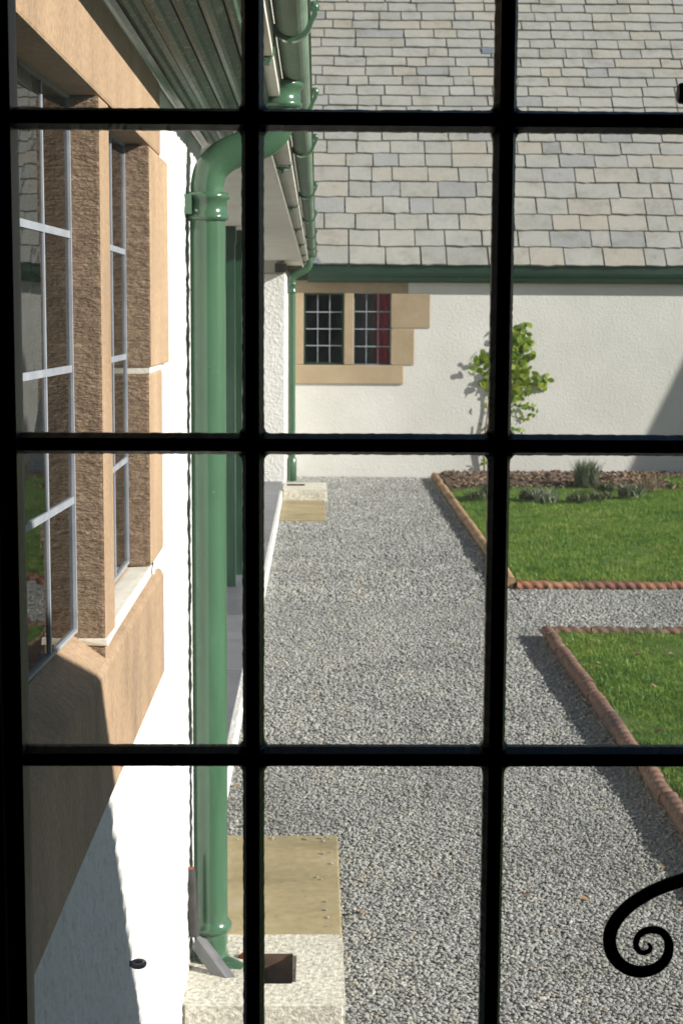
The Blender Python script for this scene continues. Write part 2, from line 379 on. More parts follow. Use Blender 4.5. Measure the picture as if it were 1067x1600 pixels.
# ------------------------------------------------------------------ ground
tag(MB().add([(-300, -300, -.04), (300, -300, -.04), (300, 300, -.04), (-300, 300, -.04)], [(0, 1, 2, 3)]).build('ground', M['ground']), kind='structure')
g = MB()
g.add([(WX, 1.45, 0), (EX+.02, 1.45, 0), (EX+.02, YF, 0), (WX, YF, 0)], [(0, 1, 2, 3)])
YC0, YC1 = 10.28, 12.12        # cross path
g.add([(EX+.02, YC0-.05, 0), (9, YC0-.05, 0), (9, YC1+.05, 0), (EX+.02, YC1+.05, 0)], [(0, 1, 2, 3)])
tag(g.build('gravel_path', M['gravel']), kind='structure')
def lawn(x0, x1, y0, y1, z, n):
    m = MB(); nx = max(2, int((x1-x0)/.12)); ny = max(2, int((y1-y0)/.12))
    vs = [(x0+(x1-x0)*i/nx, y0+(y1-y0)*j/ny, z + .012*math.sin(i*.9+j*.33)*math.sin(j*.7-i*.21) + random.uniform(-.004, .004)) for j in range(ny+1) for i in range(nx+1)]
    m.add(vs, [(j*(nx+1)+i, j*(nx+1)+i+1, (j+1)*(nx+1)+i+1, (j+1)*(nx+1)+i) for j in range(ny) for i in range(nx)], 0, True)
    return tag(m.build('lawn', M['turf']), kind='structure')
LZ = .045
lawn(EX+.05, 8.5, 1.6, YC0-.08, LZ, 0)
lawn(EX+.05, 8.5, YC1+.08, 18.9, LZ, 0)
# flower bed under the rear wall
m = MB(); nx, ny = 70, 14
vs = []
for j in range(ny+1):
    for i in range(nx+1):
        x = EX+.05+i*(8.5-EX)/nx; y = 18.55 + j*(YF-18.55)/ny
        vs.append((x, y, .05 + .05*math.sin(math.pi*j/ny) + random.uniform(-.018, .018)))
m.add(vs, [(j*(nx+1)+i, j*(nx+1)+i+1, (j+1)*(nx+1)+i+1, (j+1)*(nx+1)+i) for j in range(ny) for i in range(nx)], 0, True)
tag(m.build('flower_bed', M['soil']), kind='structure')

# ------------------------------------------------------------------ scattering by geometry nodes (uncountable stuff only)
def variants(name, meshes):
    col = bpy.data.collections.new(name)
    for me in meshes: col.objects.link(bpy.data.objects.new(name, me))
    return col
def scatter(name, pts, col, nvar, kind='stuff'):
    """pts: list of (x,y,z, rx,ry,rz, sx,sy,sz)"""
    me = bpy.data.meshes.new(name); me.from_pydata([p[:3] for p in pts], [], [])
    a = me.attributes.new('rot', 'FLOAT_VECTOR', 'POINT'); a.data.foreach_set('vector', [c for p in pts for c in p[3:6]])
    a = me.attributes.new('scl', 'FLOAT_VECTOR', 'POINT'); a.data.foreach_set('vector', [c for p in pts for c in p[6:9]])
    a = me.attributes.new('idx', 'INT', 'POINT'); a.data.foreach_set('value', [random.randrange(nvar) for p in pts])
    o = link(bpy.data.objects.new(name, me))
    ng = bpy.data.node_groups.new(name, 'GeometryNodeTree')
    ng.interface.new_socket('Geometry', in_out='INPUT', socket_type='NodeSocketGeometry')
    ng.interface.new_socket('Geometry', in_out='OUTPUT', socket_type='NodeSocketGeometry')
    N, L = ng.nodes, ng.links
    gi, go = N.new('NodeGroupInput'), N.new('NodeGroupOutput')
    iop = N.new('GeometryNodeInstanceOnPoints'); ci = N.new('GeometryNodeCollectionInfo')
    ci.inputs['Collection'].default_value = col; ci.inputs['Separate Children'].default_value = True; ci.inputs['Reset Children'].default_value = True
    def attr(nm, dt):
        x = N.new('GeometryNodeInputNamedAttribute'); x.data_type = dt; x.inputs[0].default_value = nm; return x.outputs[0]
    e2r = N.new('FunctionNodeEulerToRotation'); L.new(attr('rot', 'FLOAT_VECTOR'), e2r.inputs[0])
    iop.inputs['Pick Instance'].default_value = True
    L.new(gi.outputs[0], iop.inputs['Points']); L.new(ci.outputs[0], iop.inputs['Instance'])
    L.new(attr('idx', 'INT'), iop.inputs['Instance Index']); L.new(e2r.outputs[0], iop.inputs['Rotation'])
    L.new(attr('scl', 'FLOAT_VECTOR'), iop.inputs['Scale']); L.new(iop.outputs[0], go.inputs[0])
    md = o.modifiers.new('scatter', 'NODES'); md.node_group = ng
    return tag(o, kind=kind)
def pebble(k):
    bm = bmesh.new(); bmesh.ops.create_icosphere(bm, subdivisions=1, radius=.5)
    rr = random.Random(k)
    for v in bm.verts:
        v.co *= rr.uniform(.78, 1.12)
    me = bpy.data.meshes.new('pebble'); bm.to_mesh(me); bm.free(); me.materials.append(M['pebble'])
    return me
U = random.uniform
pcol = variants('pebbles', [pebble(k) for k in range(8)])
pts = []
def fill(x0, x1, y0, y1, sp, size):
    ny = int((y1-y0)/sp); nx = int((x1-x0)/sp)
    for j in range(ny):
        for i in range(nx):
            x = x0+(i+.5+U(-.5, .5))*sp; y = y0+(j+.5+U(-.5, .5))*sp
            s = size*U(.65, 1.35)
            pts.append((x, y, .002+U(0, .010), U(-.5, .5), U(-.5, .5), U(0, 6.3), s*U(.8, 1.55), s*U(.7, 1.15), s*U(.4, .75)))
fill(WX, EX-.01, 3.6, 7.5, .0108, .0130)
fill(WX, EX-.01, 7.5, 11.5, .0155, .0170)
fill(WX, EX-.01, 11.5, 20.55, .024, .024)
fill(EX-.01, 6.2, YC0+.01, YC1-.03, .019, .0205)
for _ in range(24):          # chippings strayed onto the near slab's edges
    t = abs(random.gauss(0, .035)); sd_ = random.random()
    x, y = (.075-t, U(4.9, 6.15)) if sd_ < .5 else (U(WX+.02, .07), 6.14-t)
    q = .012*U(.6, 1.3); pts.append((x, y, .039, U(-.4, .4), U(-.4, .4), U(0, 6.3), q*1.3, q, q*.6))
tag(scatter('gravel', pts, pcol, 8), 'grey and pale stone chippings covering the path', 'gravel')

def blade_tuft(k, nb, h, spread, mat, wd=.003, droop=.5):
    rr = random.Random(k); m = MB()
    for i in range(nb):
        a = rr.uniform(0, 6.283); r = spread*math.sqrt(rr.random()); bx, by = r*math.cos(a), r*math.sin(a)
        hh = h*rr.uniform(.5, 1.15); ln = rr.uniform(.1, droop)*hh; b2 = rr.uniform(0, 6.283)
        dx, dy = math.cos(b2)*ln, math.sin(b2)*ln; px, py = -math.sin(b2)*wd, math.cos(b2)*wd
        vs = [(bx-px, by-py, 0), (bx+px, by+py, 0), (bx+dx*.4+px*.8, by+dy*.4+py*.8, hh*.6), (bx+dx*.4-px*.8, by+dy*.4-py*.8, hh*.6), (bx+dx, by+dy, hh)]
        m.add(vs, [(0, 1, 2, 3), (3, 2, 4)])
    return m.mesh('tuft', mat)
gcol = variants('tufts', [blade_tuft(k, 24, .042, .045, M['grass'], .0022, 1.0) for k in range(7)])
gp = []
def gfill(x0, x1, y0, y1, sp, sc, zf=lambda x, y: LZ-.008):
    for j in range(int((y1-y0)/sp)):
        for i in range(int((x1-x0)/sp)):
            x = x0+(i+.5+U(-.5, .5))*sp; y = y0+(j+.5+U(-.5, .5))*sp
            s = sc*U(.6, 1.25)*(1+.25*math.sin(x*2.1+y*1.3)*math.sin(y*1.7-x))
            gp.append((x, y, zf(x, y), U(-.15, .15), U(-.15, .15), U(0, 6.3), s, s, s*U(.7, 1.1)))
gfill(EX+.06, 3.6, 5.0, YC0-.08, .032, .95)
gfill(EX+.06, 6.0, YC1+.07, 18.75, .042, 1.1)
gfill(4.25, 6.0, 18.75, 19.6, .04, 1.3, lambda x, y: .08)
tag(scatter('grass', gp, gcol, 7), 'short green mown grass covering both lawns', 'grass')
chips = []
def chip(k):
    rr = random.Random(k+50); m = MB(); m.box(-.5, .5, -.5, .5, -.5, .5); m.v = [tuple(c*rr.uniform(.7, 1.2) for c in v) for v in m.v]
    return m.mesh('chip', M['mulch'])
ccol = variants('chips', [chip(k) for k in range(5)])
for _ in range(1500):
    x, y = U(EX+.1, 6), U(18.65, 20.5)
    if x > 4.3 and y < 19.5: continue
    chips.append((x, y, .075+.03*math.sin(math.pi*(y-18.55)/2.05)+U(0, .02), U(-.6, .6), U(-.6, .6), U(0, 6.3), U(.03, .08), U(.02, .04), U(.008, .02)))
tag(scatter('bark_mulch', chips, ccol, 5), 'reddish brown bark mulch on the flower bed', 'mulch')

# ------------------------------------------------------------------ rope-top edging tiles
TL = .232
def rope_tile():
    m = MB(); nt_, ns = 30, 14; Rr = .040; zc = .062
    rows = []
    for i in range(nt_+1):
        t = i/nt_; y = -TL/2+TL*t
        for k in range(ns):
            a = 2*math.pi*k/ns
            r = Rr*(.70+.32*abs(math.cos(a+t*math.pi*3.0))**.75)
            rows.append((r*math.cos(a), y, zc+r*math.sin(a)))
    m.add(rows, [(i*ns+k, i*ns+(k+1) % ns, (i+1)*ns+(k+1) % ns, (i+1)*ns+k) for i in range(nt_) for k in range(ns)], 0, True)
    m.add(rows, [tuple(range(ns)), tuple(range(nt_*ns, (nt_+1)*ns))[::-1]])
    m.box(-.020, .020, -TL/2+.001, TL/2-.001, -.09, zc-.012)
    return m
rope_me, rope_dk, rope_wn = [rope_tile().mesh('edging_tile', M[k]) for k in ('terra', 'terra_dark', 'terra_worn')]
def edging(label, a, b, me, wob=1):
    e = thing('rope_edging', label, 'edging'); a, b = Vector(a), Vector(b); d = b-a; n = round(d.length/TL)
    e.location = a
    for i in range(n):
        o = link(bpy.data.objects.new('edging_tile', me), e)
        o.location = d*((i+.5)/n) + Vector((U(-.004, .004), U(-.004, .004), U(-.007, .005)*wob))
        o.rotation_euler = (U(-.025, .025), U(-.05, .05), math.atan2(d.y, d.x)-math.pi/2 + U(-.015, .015))
        o.scale = (1, d.length/n/TL*1.002, 1)
edging('dark terracotta rope edging beside path along the grass with fallen leaves', (EX, 5.0, 0), (EX, YC0-.05, 0), rope_dk)
edging('dark rope edging across the lawn end strewn with fallen leaves', (EX+.045, YC0-.075, -.012), (6.3, YC0-.075, -.012), rope_dk)
edging('orange rope edging across the lawn that reaches the flower bed', (EX+.045, YC1+.02, -.035), (6.3, YC1+.02, -.035), rope_me)
edging('tan lichened edging running along path up to the rear wall', (EX, YC1+.02, 0), (EX, YF-.25, 0), rope_wn)

# ------------------------------------------------------------------ rear range
rear = thing('rear_range', 'cream roughcast range with pale slate roof and dark green gutter behind the lawn', 'building')
def px_x(px, Y=YF): return aY(px, 600, Y).x
def px_z(py, Y=YF, px=560): return aY(px, py, Y).z
fx = [px_x(p) for p in (462, 474, 537, 552, 610, 630, 635, 646, 670)]
fz_top, fz_bot = px_z(458), px_z(570); fz_sill = px_z(600); fz_lint = px_z(441)
x0, x1 = fx[1]-.03, fx[4]+.03; z0, z1 = fz_bot-.03, fz_top+.03
T = .35
m = MB()
m.box(-2.1, x0, YF, YF+T, -.1, 2.75); m.box(x1, 8.7, YF, YF+T, -.1, 2.75)
m.box(x0, x1, YF, YF+T, -.1, z0); m.box(x0, x1, YF, YF+T, z1, 2.75)
m.box(-2.1, 12, YF+5.5, YF+5.8, -.1, 2.75)
m.build('wall', M['white_far'], rear)
pr = YF-.012       # dressed stone stands just proud of the render
pr2 = YF+.16
sf = M['stone_far']
bbox('stone_block', fx[0]-.02, fx[1], pr, pr2, fz_bot, fz_top, sf, rear, .006)
bbox('mullion', fx[2], fx[3], pr, pr2, fz_bot, fz_top, sf, rear, .012)
bbox('lintel', fx[0]-.02, fx[6], pr, pr2, fz_top, fz_lint+.02, sf, rear, .006)
bbox('stone_block', fx[4], fx[8], pr, pr2, px_z(512), fz_top-.004, sf, rear, .006)
bbox('stone_block', fx[4], fx[7], pr, pr2, fz_bot, px_z(513), sf, rear, .006)
bbox('sill', fx[0]-.02, fx[5], pr-.012, pr2, fz_sill, fz_bot-.004, sf, rear, .012)
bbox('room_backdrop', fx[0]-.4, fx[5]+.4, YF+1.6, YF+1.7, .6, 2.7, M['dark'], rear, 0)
def leaded(parent, name, mk, w, h, frame_mat, fr, cols=3, rows=4, came=.009, glassmat=None, lab=None, dep=.018):
    """leaded casement in local (u right, v up, d outwards); mk maps (u,v,d)->world"""
    def bx(mb, u0, u1, v0, v1, d0, d1):
        vs = [mk(u, v, d) for d in (d0, d1) for v in (v0, v1) for u in (u0, u1)]
        mb.add(vs, [(0, 2, 3, 1), (4, 5, 7, 6), (0, 1, 5, 4), (2, 6, 7, 3), (0, 4, 6, 2), (1, 3, 7, 5)])
    f = MB()
    bx(f, 0, w, 0, fr, -dep, dep); bx(f, 0, w, h-fr, h, -dep, dep); bx(f, 0, fr, fr, h-fr, -dep, dep); bx(f, w-fr, w, fr, h-fr, -dep, dep)
    fo = f.build(name, frame_mat, parent)
    if lab: fo['label'] = lab
    gw, gh = (w-2*fr)/cols, (h-2*fr)/rows
    for i in range(1, cols):
        c = MB(); bx(c, fr+gw*i-came*.34, fr+gw*i+came*.34, fr, h-fr, -.003, .003); c.build('lead_came', M['lead'], fo)
    for j in range(1, rows):
        c = MB(); bx(c, fr, w-fr, fr+gh*j-came/2, fr+gh*j+came/2, -.0034, .0034); c.build('lead_came', M['lead'], fo)
    for i in range(cols):
        for j in range(rows):
            tz = [random.uniform(-.0012, .0012) for _ in range(4)]
            q = MB(); q.add([mk(fr+gw*i, fr+gh*j, tz[0]), mk(fr+gw*(i+1), fr+gh*j, tz[1]), mk(fr+gw*(i+1), fr+gh*(j+1), tz[2]), mk(fr+gw*i, fr+gh*(j+1), tz[3])], [(0, 1, 2, 3)])
            q.build('pane', glassmat or M['pane_old'], fo)
    return fo
leaded(rear, 'casement', lambda u, v, d: (fx[1]+u, YF+.05-d, fz_bot+v), fx[2]-fx[1], fz_top-fz_bot, M['green_dark'], .028, came=.013, glassmat=M['pane_far'], lab='green framed casement')
leaded(rear, 'casement', lambda u, v, d: (fx[3]+u, YF+.06-d, fz_bot+v), fx[4]-fx[3], fz_top-fz_bot, M['leadflash'], .012, came=.013, glassmat=M['pane_far'], lab='fixed leaded light with red curtain behind')
def curtain_part(name, xa, xb, y, za, zb, mat, parent, amp=.02, waves=5):
    m = MB(); n = 40; vs = []
    for k in range(n+1):
        t = k/n; x = xa+(xb-xa)*t; yy = y+amp*math.sin(t*waves*2*math.pi)
        vs += [(x, yy, za), (x, yy, zb)]
    m.add(vs, [(2*k, 2*k+2, 2*k+3, 2*k+1) for k in range(n)], 0, True)
    return m.build(name, mat, parent)
curtain_part('curtain', fx[4]-.20, fx[4]+.25, YF+.115, fz_bot-.2, fz_top+.2, M['redcloth'], rear, .025, 5)
curtain_part('net_curtain', fx[3]-.1, fx[4]-.20, YF+.30, fz_bot-.2, fz_top+.2, M['greycloth'], rear, .012, 7)
# gutter and fascia of the rear range
gz1, gz0 = px_z(413, 20.45), px_z(441, 20.5)
m = MB(); m.box(-.35, 8.6, YF-.05, YF-.001, gz0+.02, gz1+.05); m.build('fascia', M['green_dark'], rear)
prof = [(YF-.052, gz0+.06), (YF-.075, gz0), (YF-.10, gz0-.004), (YF-.125, gz0+.02), (YF-.135, gz0+.06), (YF-.15, gz0+.085), (YF-.16, gz0+.12), (YF-.16, gz1-.015), (YF-.172, gz1-.01), (YF-.172, gz1+.004), (YF-.15, gz1+.004), (YF-.15, gz0+.125), (YF-.052, gz0+.09)]
MB().extrude(prof, -.12, 8.5, 'X', True).build('gutter', M['green_dark'], rear)
# roof: solid prism with slates laid on it
PT = R(50); ct, st = math.cos(PT), math.sin(PT)
EY, EZ = YF-.13, gz1+.005
RL = 7.2
def roof_pt(x, v, n): return Vector((x, EY+v*ct-n*st, EZ+v*st+n*ct))
ry, rz_ = EY+RL*ct, EZ+RL*st
roof = MB().extrude([(EY+.05, EZ-.005), (ry, rz_), (2*ry-EY, EZ), (2*ry-EY, EZ-.1), (EY+.1, EZ-.1)], -1.5, 12.5, 'X').build('roof', M['moss'], rear)
def slate_mesh(k):
    rr = random.Random(100+k); m = MB(); nb = 5
    bot = [(-.5+i/(nb-1), rr.uniform(-.026, .026)) for i in range(nb)]
    bot[0] = (-.5+rr.uniform(0, .012), rr.uniform(0, .03)); bot[-1] = (.5-rr.uniform(0, .012), rr.uniform(0, .03))
    mid = [(-.5+rr.uniform(-.004, .008), .5), (.5-rr.uniform(-.004, .008), .5)]
    top = [(.5, 1), (-.5, 1)]
    ol = bot + [mid[1]] + top + [mid[0]]
    n = len(ol)
    vs = [(x, y, 1+rr.uniform(-.1, .1)) for x, y in ol] + [(x, y, 0) for x, y in ol]
    m.add(vs, [tuple(range(n))] + [(i, n+i, n+(i+1) % n, (i+1) % n) for i in range(n)])
    return m
sv = [slate_mesh(k) for k in range(8)]; svm = [s.mesh('slate', M['slate']) for s in sv]
rest = MB(); v = -.045; row = 0; nsl = 0
rowh = []
while v < RL-.1:
    ex = max(.186, .312 - .0100*row)*U(.95, 1.05); wd = .40
    x = -1.5 - U(0, .3)
    while x < 8.5:
        wdt = wd*random.choice([U(.62, .95), U(.85, 1.15), U(1.0, 1.25), U(1.1, 1.35+.03*min(row, 14))])
        k = random.randrange(8); ln = ex*1.32; th = U(.014, .022)
        o = roof_pt(x+wdt/2, v+U(-.008, .008), .004)
        # tail sits high on the course below, head dips under the next course
        tilt = math.atan2(.030, ln)
        mat = Matrix.Translation(o + Vector((0, -st, ct))*.030) @ Euler((PT-tilt+U(-.006, .006), U(-.006, .006), 0)).to_matrix().to_4x4() @ Matrix.Rotation(U(-.008, .008), 4, 'Z') @ Matrix.Diagonal((wdt-U(.009, .018), ln, th, 1))
        if -.25 < x < 5.35 and nsl < 300:
            nsl += 1; ob = link(bpy.data.objects.new('slate', svm[k]), roof); ob.matrix_local = mat
        else:
            rest.add([mat @ Vector(q) for q in sv[k].v], sv[k].f)
        x += wdt
    v += ex; row += 1
tag(rest.build('slate_courses', M['slate_rest'], roof), kind='stuff')
# little lead tingle and the lead valley end
p = roof_pt(*( (aY(760, 78, 23.1).x, 0, 0) ))
vv = 0
for k in range(2000):
    q = roof_pt(p.x, k*.003, .05)
    if (q.z-CAM_H)/q.y > (aY(760, 80, 10).z-CAM_H)/10: vv = k*.003; break
m = MB(); m.add([roof_pt(p.x-.08, vv-.05, .055), roof_pt(p.x+.08, vv-.05, .055), roof_pt(p.x+.08, vv+.07, .05), roof_pt(p.x-.08, vv+.07, .05),
                 roof_pt(p.x-.08, vv-.05, .047), roof_pt(p.x+.08, vv-.05, .047), roof_pt(p.x+.08, vv+.07, .042), roof_pt(p.x-.08, vv+.07, .042)],
                [(0, 1, 2, 3), (0, 4, 5, 1), (1, 5, 6, 2), (3, 2, 6, 7), (0, 3, 7, 4)])
m.build('lead_tingle', M['leadflash'], roof)
m = MB(); m.add([roof_pt(-.30, -.03, .08), roof_pt(.06, -.05, .062), roof_pt(.0, .05, .065), roof_pt(-.30, .5, .085)], [(0, 1, 2, 3)]); m.build('lead_valley', M['leadflash'], roof)
# steep cross gable at the courtyard's far right corner (its shadow falls on the wall)
GS = aY(970, 755, YF); GS2 = aY(1067, 560, YF); GY = 19.0
k = (YF-GY)/SUN.y
A = Vector((GS.x-SUN.x*k, GY, GS.z-SUN.z*k)); B = Vector((GS2.x-SUN.x*k, GY, GS2.z-SUN.z*k))
sl = (B.z-A.z)/(B.x-A.x)
ex0 = A.x-.1; ez0 = A.z-.1*sl; hw = 1.35
MB().box(ex0+.25, ex0+.25+2*hw-.5, GY+.12, YF+.3, -.1, ez0+.45).build('gable_wall', M['white_far'], rear)
MB().extrude([(ex0, ez0), (ex0+hw, ez0+hw*sl), (ex0+2*hw, ez0)], GY, 25, 'Y').build('gable_roof', M['slate_rest'], rear)

# ------------------------------------------------------------------ side wing (left)
side = thing('side_wing', 'white roughcast wing with orange sandstone window and deep green eaves beside the gravel', 'building')
def wy(px): return aX(px, 600, WX).y
Y_END, Y_PIER = 5.25, 18.6
my0, my1, jy = wy(150), wy(165), wy(226)                       # mullion and far jamb
q1, q2, q3 = wy(254), wy(246), wy(241)                          # quoin ends
hz = aX(142, 146, WX).z; sz = aX(165, 985, WX).z; sb = aX(160, 1238, WX).z; qz = aX(250, 571, WX).z
cz = aX(250, 140, WX).z                                         # top of the wall under the cornice
oy0 = my0-.83                                                   # near jamb
m = MB()
hy0, hy1, hz0, hz1 = oy0-.08, jy+.08, sz-.06, hz+.05
m.box(WX-.3, WX, 1.46, hy0, -.1, 2.9); m.box(WX-.3, WX, hy1, Y_END, -.1, 2.9)
m.box(WX-.3, WX, hy0, hy1, -.1, hz0); m.box(WX-.3, WX, hy0, hy1, hz1, 2.9)
m.box(-1.9, WX-.3, Y_END-.25, Y_END, -.1, 2.9)                  # return into the veranda
m.box(-2.15, -1.9, Y_END-.25, YF, -.1, 2.9)                     # back of the veranda
m.box(-4.4, -4.1, 1.46, YF, -.1, 2.9)
m.box(-4.1, -2.15, Y_END-.2, Y_END-.05, -.1, 2.9)
m.build('wall', M['white'], side)
ny, nz = 440, 320; hh = [[random.gauss(0, 1) for _ in range(nz+1)] for _ in range(ny+1)]
ys = [1.47+(Y_END-.001-1.47)*i/ny for i in range(ny+1)]; zs = [2.64*k/nz for k in range(nz+1)]
vs = []
for i in range(ny+1):
    r0, r1, r2 = hh[max(i-1, 0)], hh[i], hh[min(i+1, ny)]
    for k in range(nz+1):
        k0, k1 = max(k-1, 0), min(k+1, nz)
        q = (r0[k0]+r0[k]+r0[k1]+r1[k0]+2*r1[k]+r1[k1]+r2[k0]+r2[k]+r2[k1])/3.2
        vs.append((WX+.0045+.0015*max(-1.5, min(1.8, q)), ys[i], zs[k]))
fs = [(i*(nz+1)+k, (i+1)*(nz+1)+k, (i+1)*(nz+1)+k+1, i*(nz+1)+k+1) for i in range(ny) for k in range(nz)
      if not (oy0-.2 < ys[i] < jy+.1 and sb+.05 < zs[k] < cz)]
MB().add(vs, fs, 0, True).build('roughcast_coat', M['white'], side)
m = MB(); m.box(-1.9, WX, Y_PIER, YF-.002, -.1, 2.545); m.build('pier', M['white'], side)
m = MB(); m.box(-1.9, WX-.004, Y_PIER+.02, YF-.004, 2.547, 2.72); m.build('lintel_beam', M['plaster'], side)
bbox('vent_block', aY(430, 418, Y_PIER).x, aY(448, 418, Y_PIER).x, Y_PIER-.12, Y_PIER+.02, px_z(426, Y_PIER, 440), px_z(412, Y_PIER, 440), M['conduit'], side, .008)
ST = [M['stone'], M['tooled']]
fr_ = WX+.0125; bk = WX-.11; GX = WX-.042
tl = (0, -1, 0)
bbox('lintel', bk, fr_, oy0-.25, q2, hz, cz+.02, ST, side, .006, .001)
bbox('mullion', bk, fr_, my0, my1, sz-.040, hz-.002, ST, side, .006, .001, tl)
bbox('stone_block', bk, fr_+.004, jy, q1, qz+.006, hz-.004, ST, side, .005, .001, tl)
bbox('stone_block', bk, fr_, jy+.002, q2, sz+.006, qz-.006, ST, side, .008, .001, tl)
bbox('stone_block', bk, fr_, oy0-.25, oy0, sz, hz-.004, ST, side, .005, .001)
m = MB(); m.extrude([(bk, sb), (fr_+.006, sb), (fr_+.006, sz-.045), (fr_, sz-.035), (GX-.01, sz+.012), (bk, sz+.012)], oy0-.25, q3, 'Y'); m.build('sill', ST, side)
bbox('mortar_joint', bk, fr_-.001, jy+.004, q2-.01, qz-.007, qz+.007, M['mortar'], side, 0, .001)
bbox('mortar_joint', GX+.004, fr_+.002, my0-.002, my1+.002, sz-.010, sz+.001, M['mortar'], side, .002, .002)
bbox('mortar_joint', GX, fr_-.004, my1+.01, jy+.03, sz-.02, sz+.004, M['mortar'], side, .002, .002)
for a, b, nc in ((oy0, my0, 4), (my1, jy, 3)):
    leaded(side, 'casement', lambda u, v, d, a=a, b=b: (GX+d-(.045*(b-a-u) if nc == 4 else 0), a+u, sz+.014+v), b-a, hz-sz-.014, M['lead'], .006, nc, came=.012, dep=.005)
bbox('window_reveal_frame', GX-.03, GX-.012, oy0-.02, jy+.02, hz-.03, hz+.02, M['green_dark'], side, 0)
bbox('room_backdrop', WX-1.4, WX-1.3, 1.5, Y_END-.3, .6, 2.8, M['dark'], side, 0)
# cornice: lengths of moulded board under the eaves
cb = [(145, .000, 24), (184, .010, 10), (222, .012, 16), (268, .022, 9), (310, .034, 14), (350, .05, 12), (384, .06, 0)]
def cx(px, dz):      # x on the ray fan at the top of the picture for boards at height cz+dz
    d = ray(px, 0); return (cz+dz-CAM_H)*d.x/d.z
for i in range(len(cb)-1):
    xa, za = cx(cb[i][0], cb[i][1]), cz+cb[i][1]; xb, zb = cx(cb[i+1][0], cb[i+1][1]), cz+cb[i+1][1]
    if i == 0: xa = WX+.001
    wdt = xb-xa; bead = .010 if i % 2 else .006
    prof = [(xa, za+.05), (xa, za), (xa+wdt*.14, za-bead*.4), (xa+wdt*.3, za-bead), (xa+wdt*.5, za-bead*.7), (xa+wdt*.62, za+.001), (xa+wdt*.94, (za+zb)/2+.002), (xa+wdt*.97, zb+.012), (xb-.0015, zb+.014), (xb-.0015, zb+.06)]
    MB().extrude(prof, 1.5, Y_END+.02, 'Y').build('cornice_board', M['cornice'] if i else M['green'], side)
SXE = cx(384, .06)
# veranda ceiling and front beam
SZ = 2.70
MB().box(-1.9, -.19, Y_END+.03, YF-.01, SZ, SZ+.03).build('soffit', M['plaster'], side)
MB().box(-.186, -.168, Y_END+.03, YF-.18, SZ-.028, SZ+.15).build('fascia', M['plaster'], side)
MB().box(-.186, -.168, 1.5, Y_END+.028, SZ+.025, SZ+.15).build('fascia', M['cornice'], side)
MB().box(-.166, -.108, 1.5, YF-.2, SZ+.006, SZ+.03).build('gutter_board', M['plaster'], side)
MB().box(-.122, -.106, 1.5, YF-.2, SZ+.031, SZ+.13).build('gutter_fascia', M['plaster'], side)
# gutter with strap brackets
gcx, gcz, gr = -.064, 2.792, .040
def arc(c, r, a0, a1, n, sy=1): return [(c[0]+r*math.cos(a0+(a1-a0)*k/n), c[1]+r*sy*math.sin(a0+(a1-a0)*k/n)) for k in range(n+1)]
outer = arc((gcx, gcz), gr, math.pi, 2*math.pi, 14); inner = arc((gcx, gcz), gr-.005, 2*math.pi, math.pi, 14)
gut = MB().extrude(outer + [(gcx+gr+.006, gcz+.002), (gcx+gr+.006, gcz+.012), (gcx+gr-.006, gcz+.012)] + inner, 1.3, YF-.25, 'Y').build('gutter', M['gutter'], side)
for yb in (3.92, 5.38, 6.74, 9.2, 11.6, 14.2, 16.7, 18.9):
    m = MB()
    pth = [(gcx+gr+.012, gcz+.030), (gcx+gr+.016, gcz+.012)] + [(gcx+(gr+.006)*math.cos(a), gcz+(gr+.006)*math.sin(a)) for a in [-.15-k*(math.pi-.4)/12 for k in range(13)]] + [(-.108, gcz-.070), (-.118, gcz-.098), (-.172, gcz-.098)]
    hwid = .016
    n = len(pth)
    vs = []
    for i, (x, z) in enumerate(pth):
        t = Vector((pth[min(i+1, n-1)][0]-pth[max(i-1, 0)][0], pth[min(i+1, n-1)][1]-pth[max(i-1, 0)][1])).normalized(); nx_, nz_ = -t.y*.006, t.x*.006
        vs += [(x-nx_, yb-hwid, z-nz_), (x-nx_, yb+hwid, z-nz_), (x+nx_, yb+hwid, z+nz_), (x+nx_, yb-hwid, z+nz_)]
    m.add(vs, [(4*i+k, 4*i+(k+1) % 4, 4*i+4+(k+1) % 4, 4*i+4+k) for i in range(n-1) for k in range(4)] + [(0, 1, 2, 3), (4*n-1, 4*n-2, 4*n-3, 4*n-4)])
    m.lathe((gcx+gr+.014, yb), [(.001, gcz+.020), (.012, gcz+.022), (.014, gcz+.032), (.008, gcz+.042), (.001, gcz+.044)], 8)
    m.lathe((-.150, yb), [(.0005, gcz-.128), (.006, gcz-.116), (.012, gcz-.106), (.012, gcz-.098)], 8)
    m.build('bracket', M['green'], gut)
# gutter joint collars
# roof of the side wing
MB().extrude([(-.10, 2.885), (-2.25, 5.45), (-4.6, 2.885), (-4.6, 2.84), (-.16, 2.84)], 1.2, YF+3, 'Y').build('roof', M['slate_rest'], side)
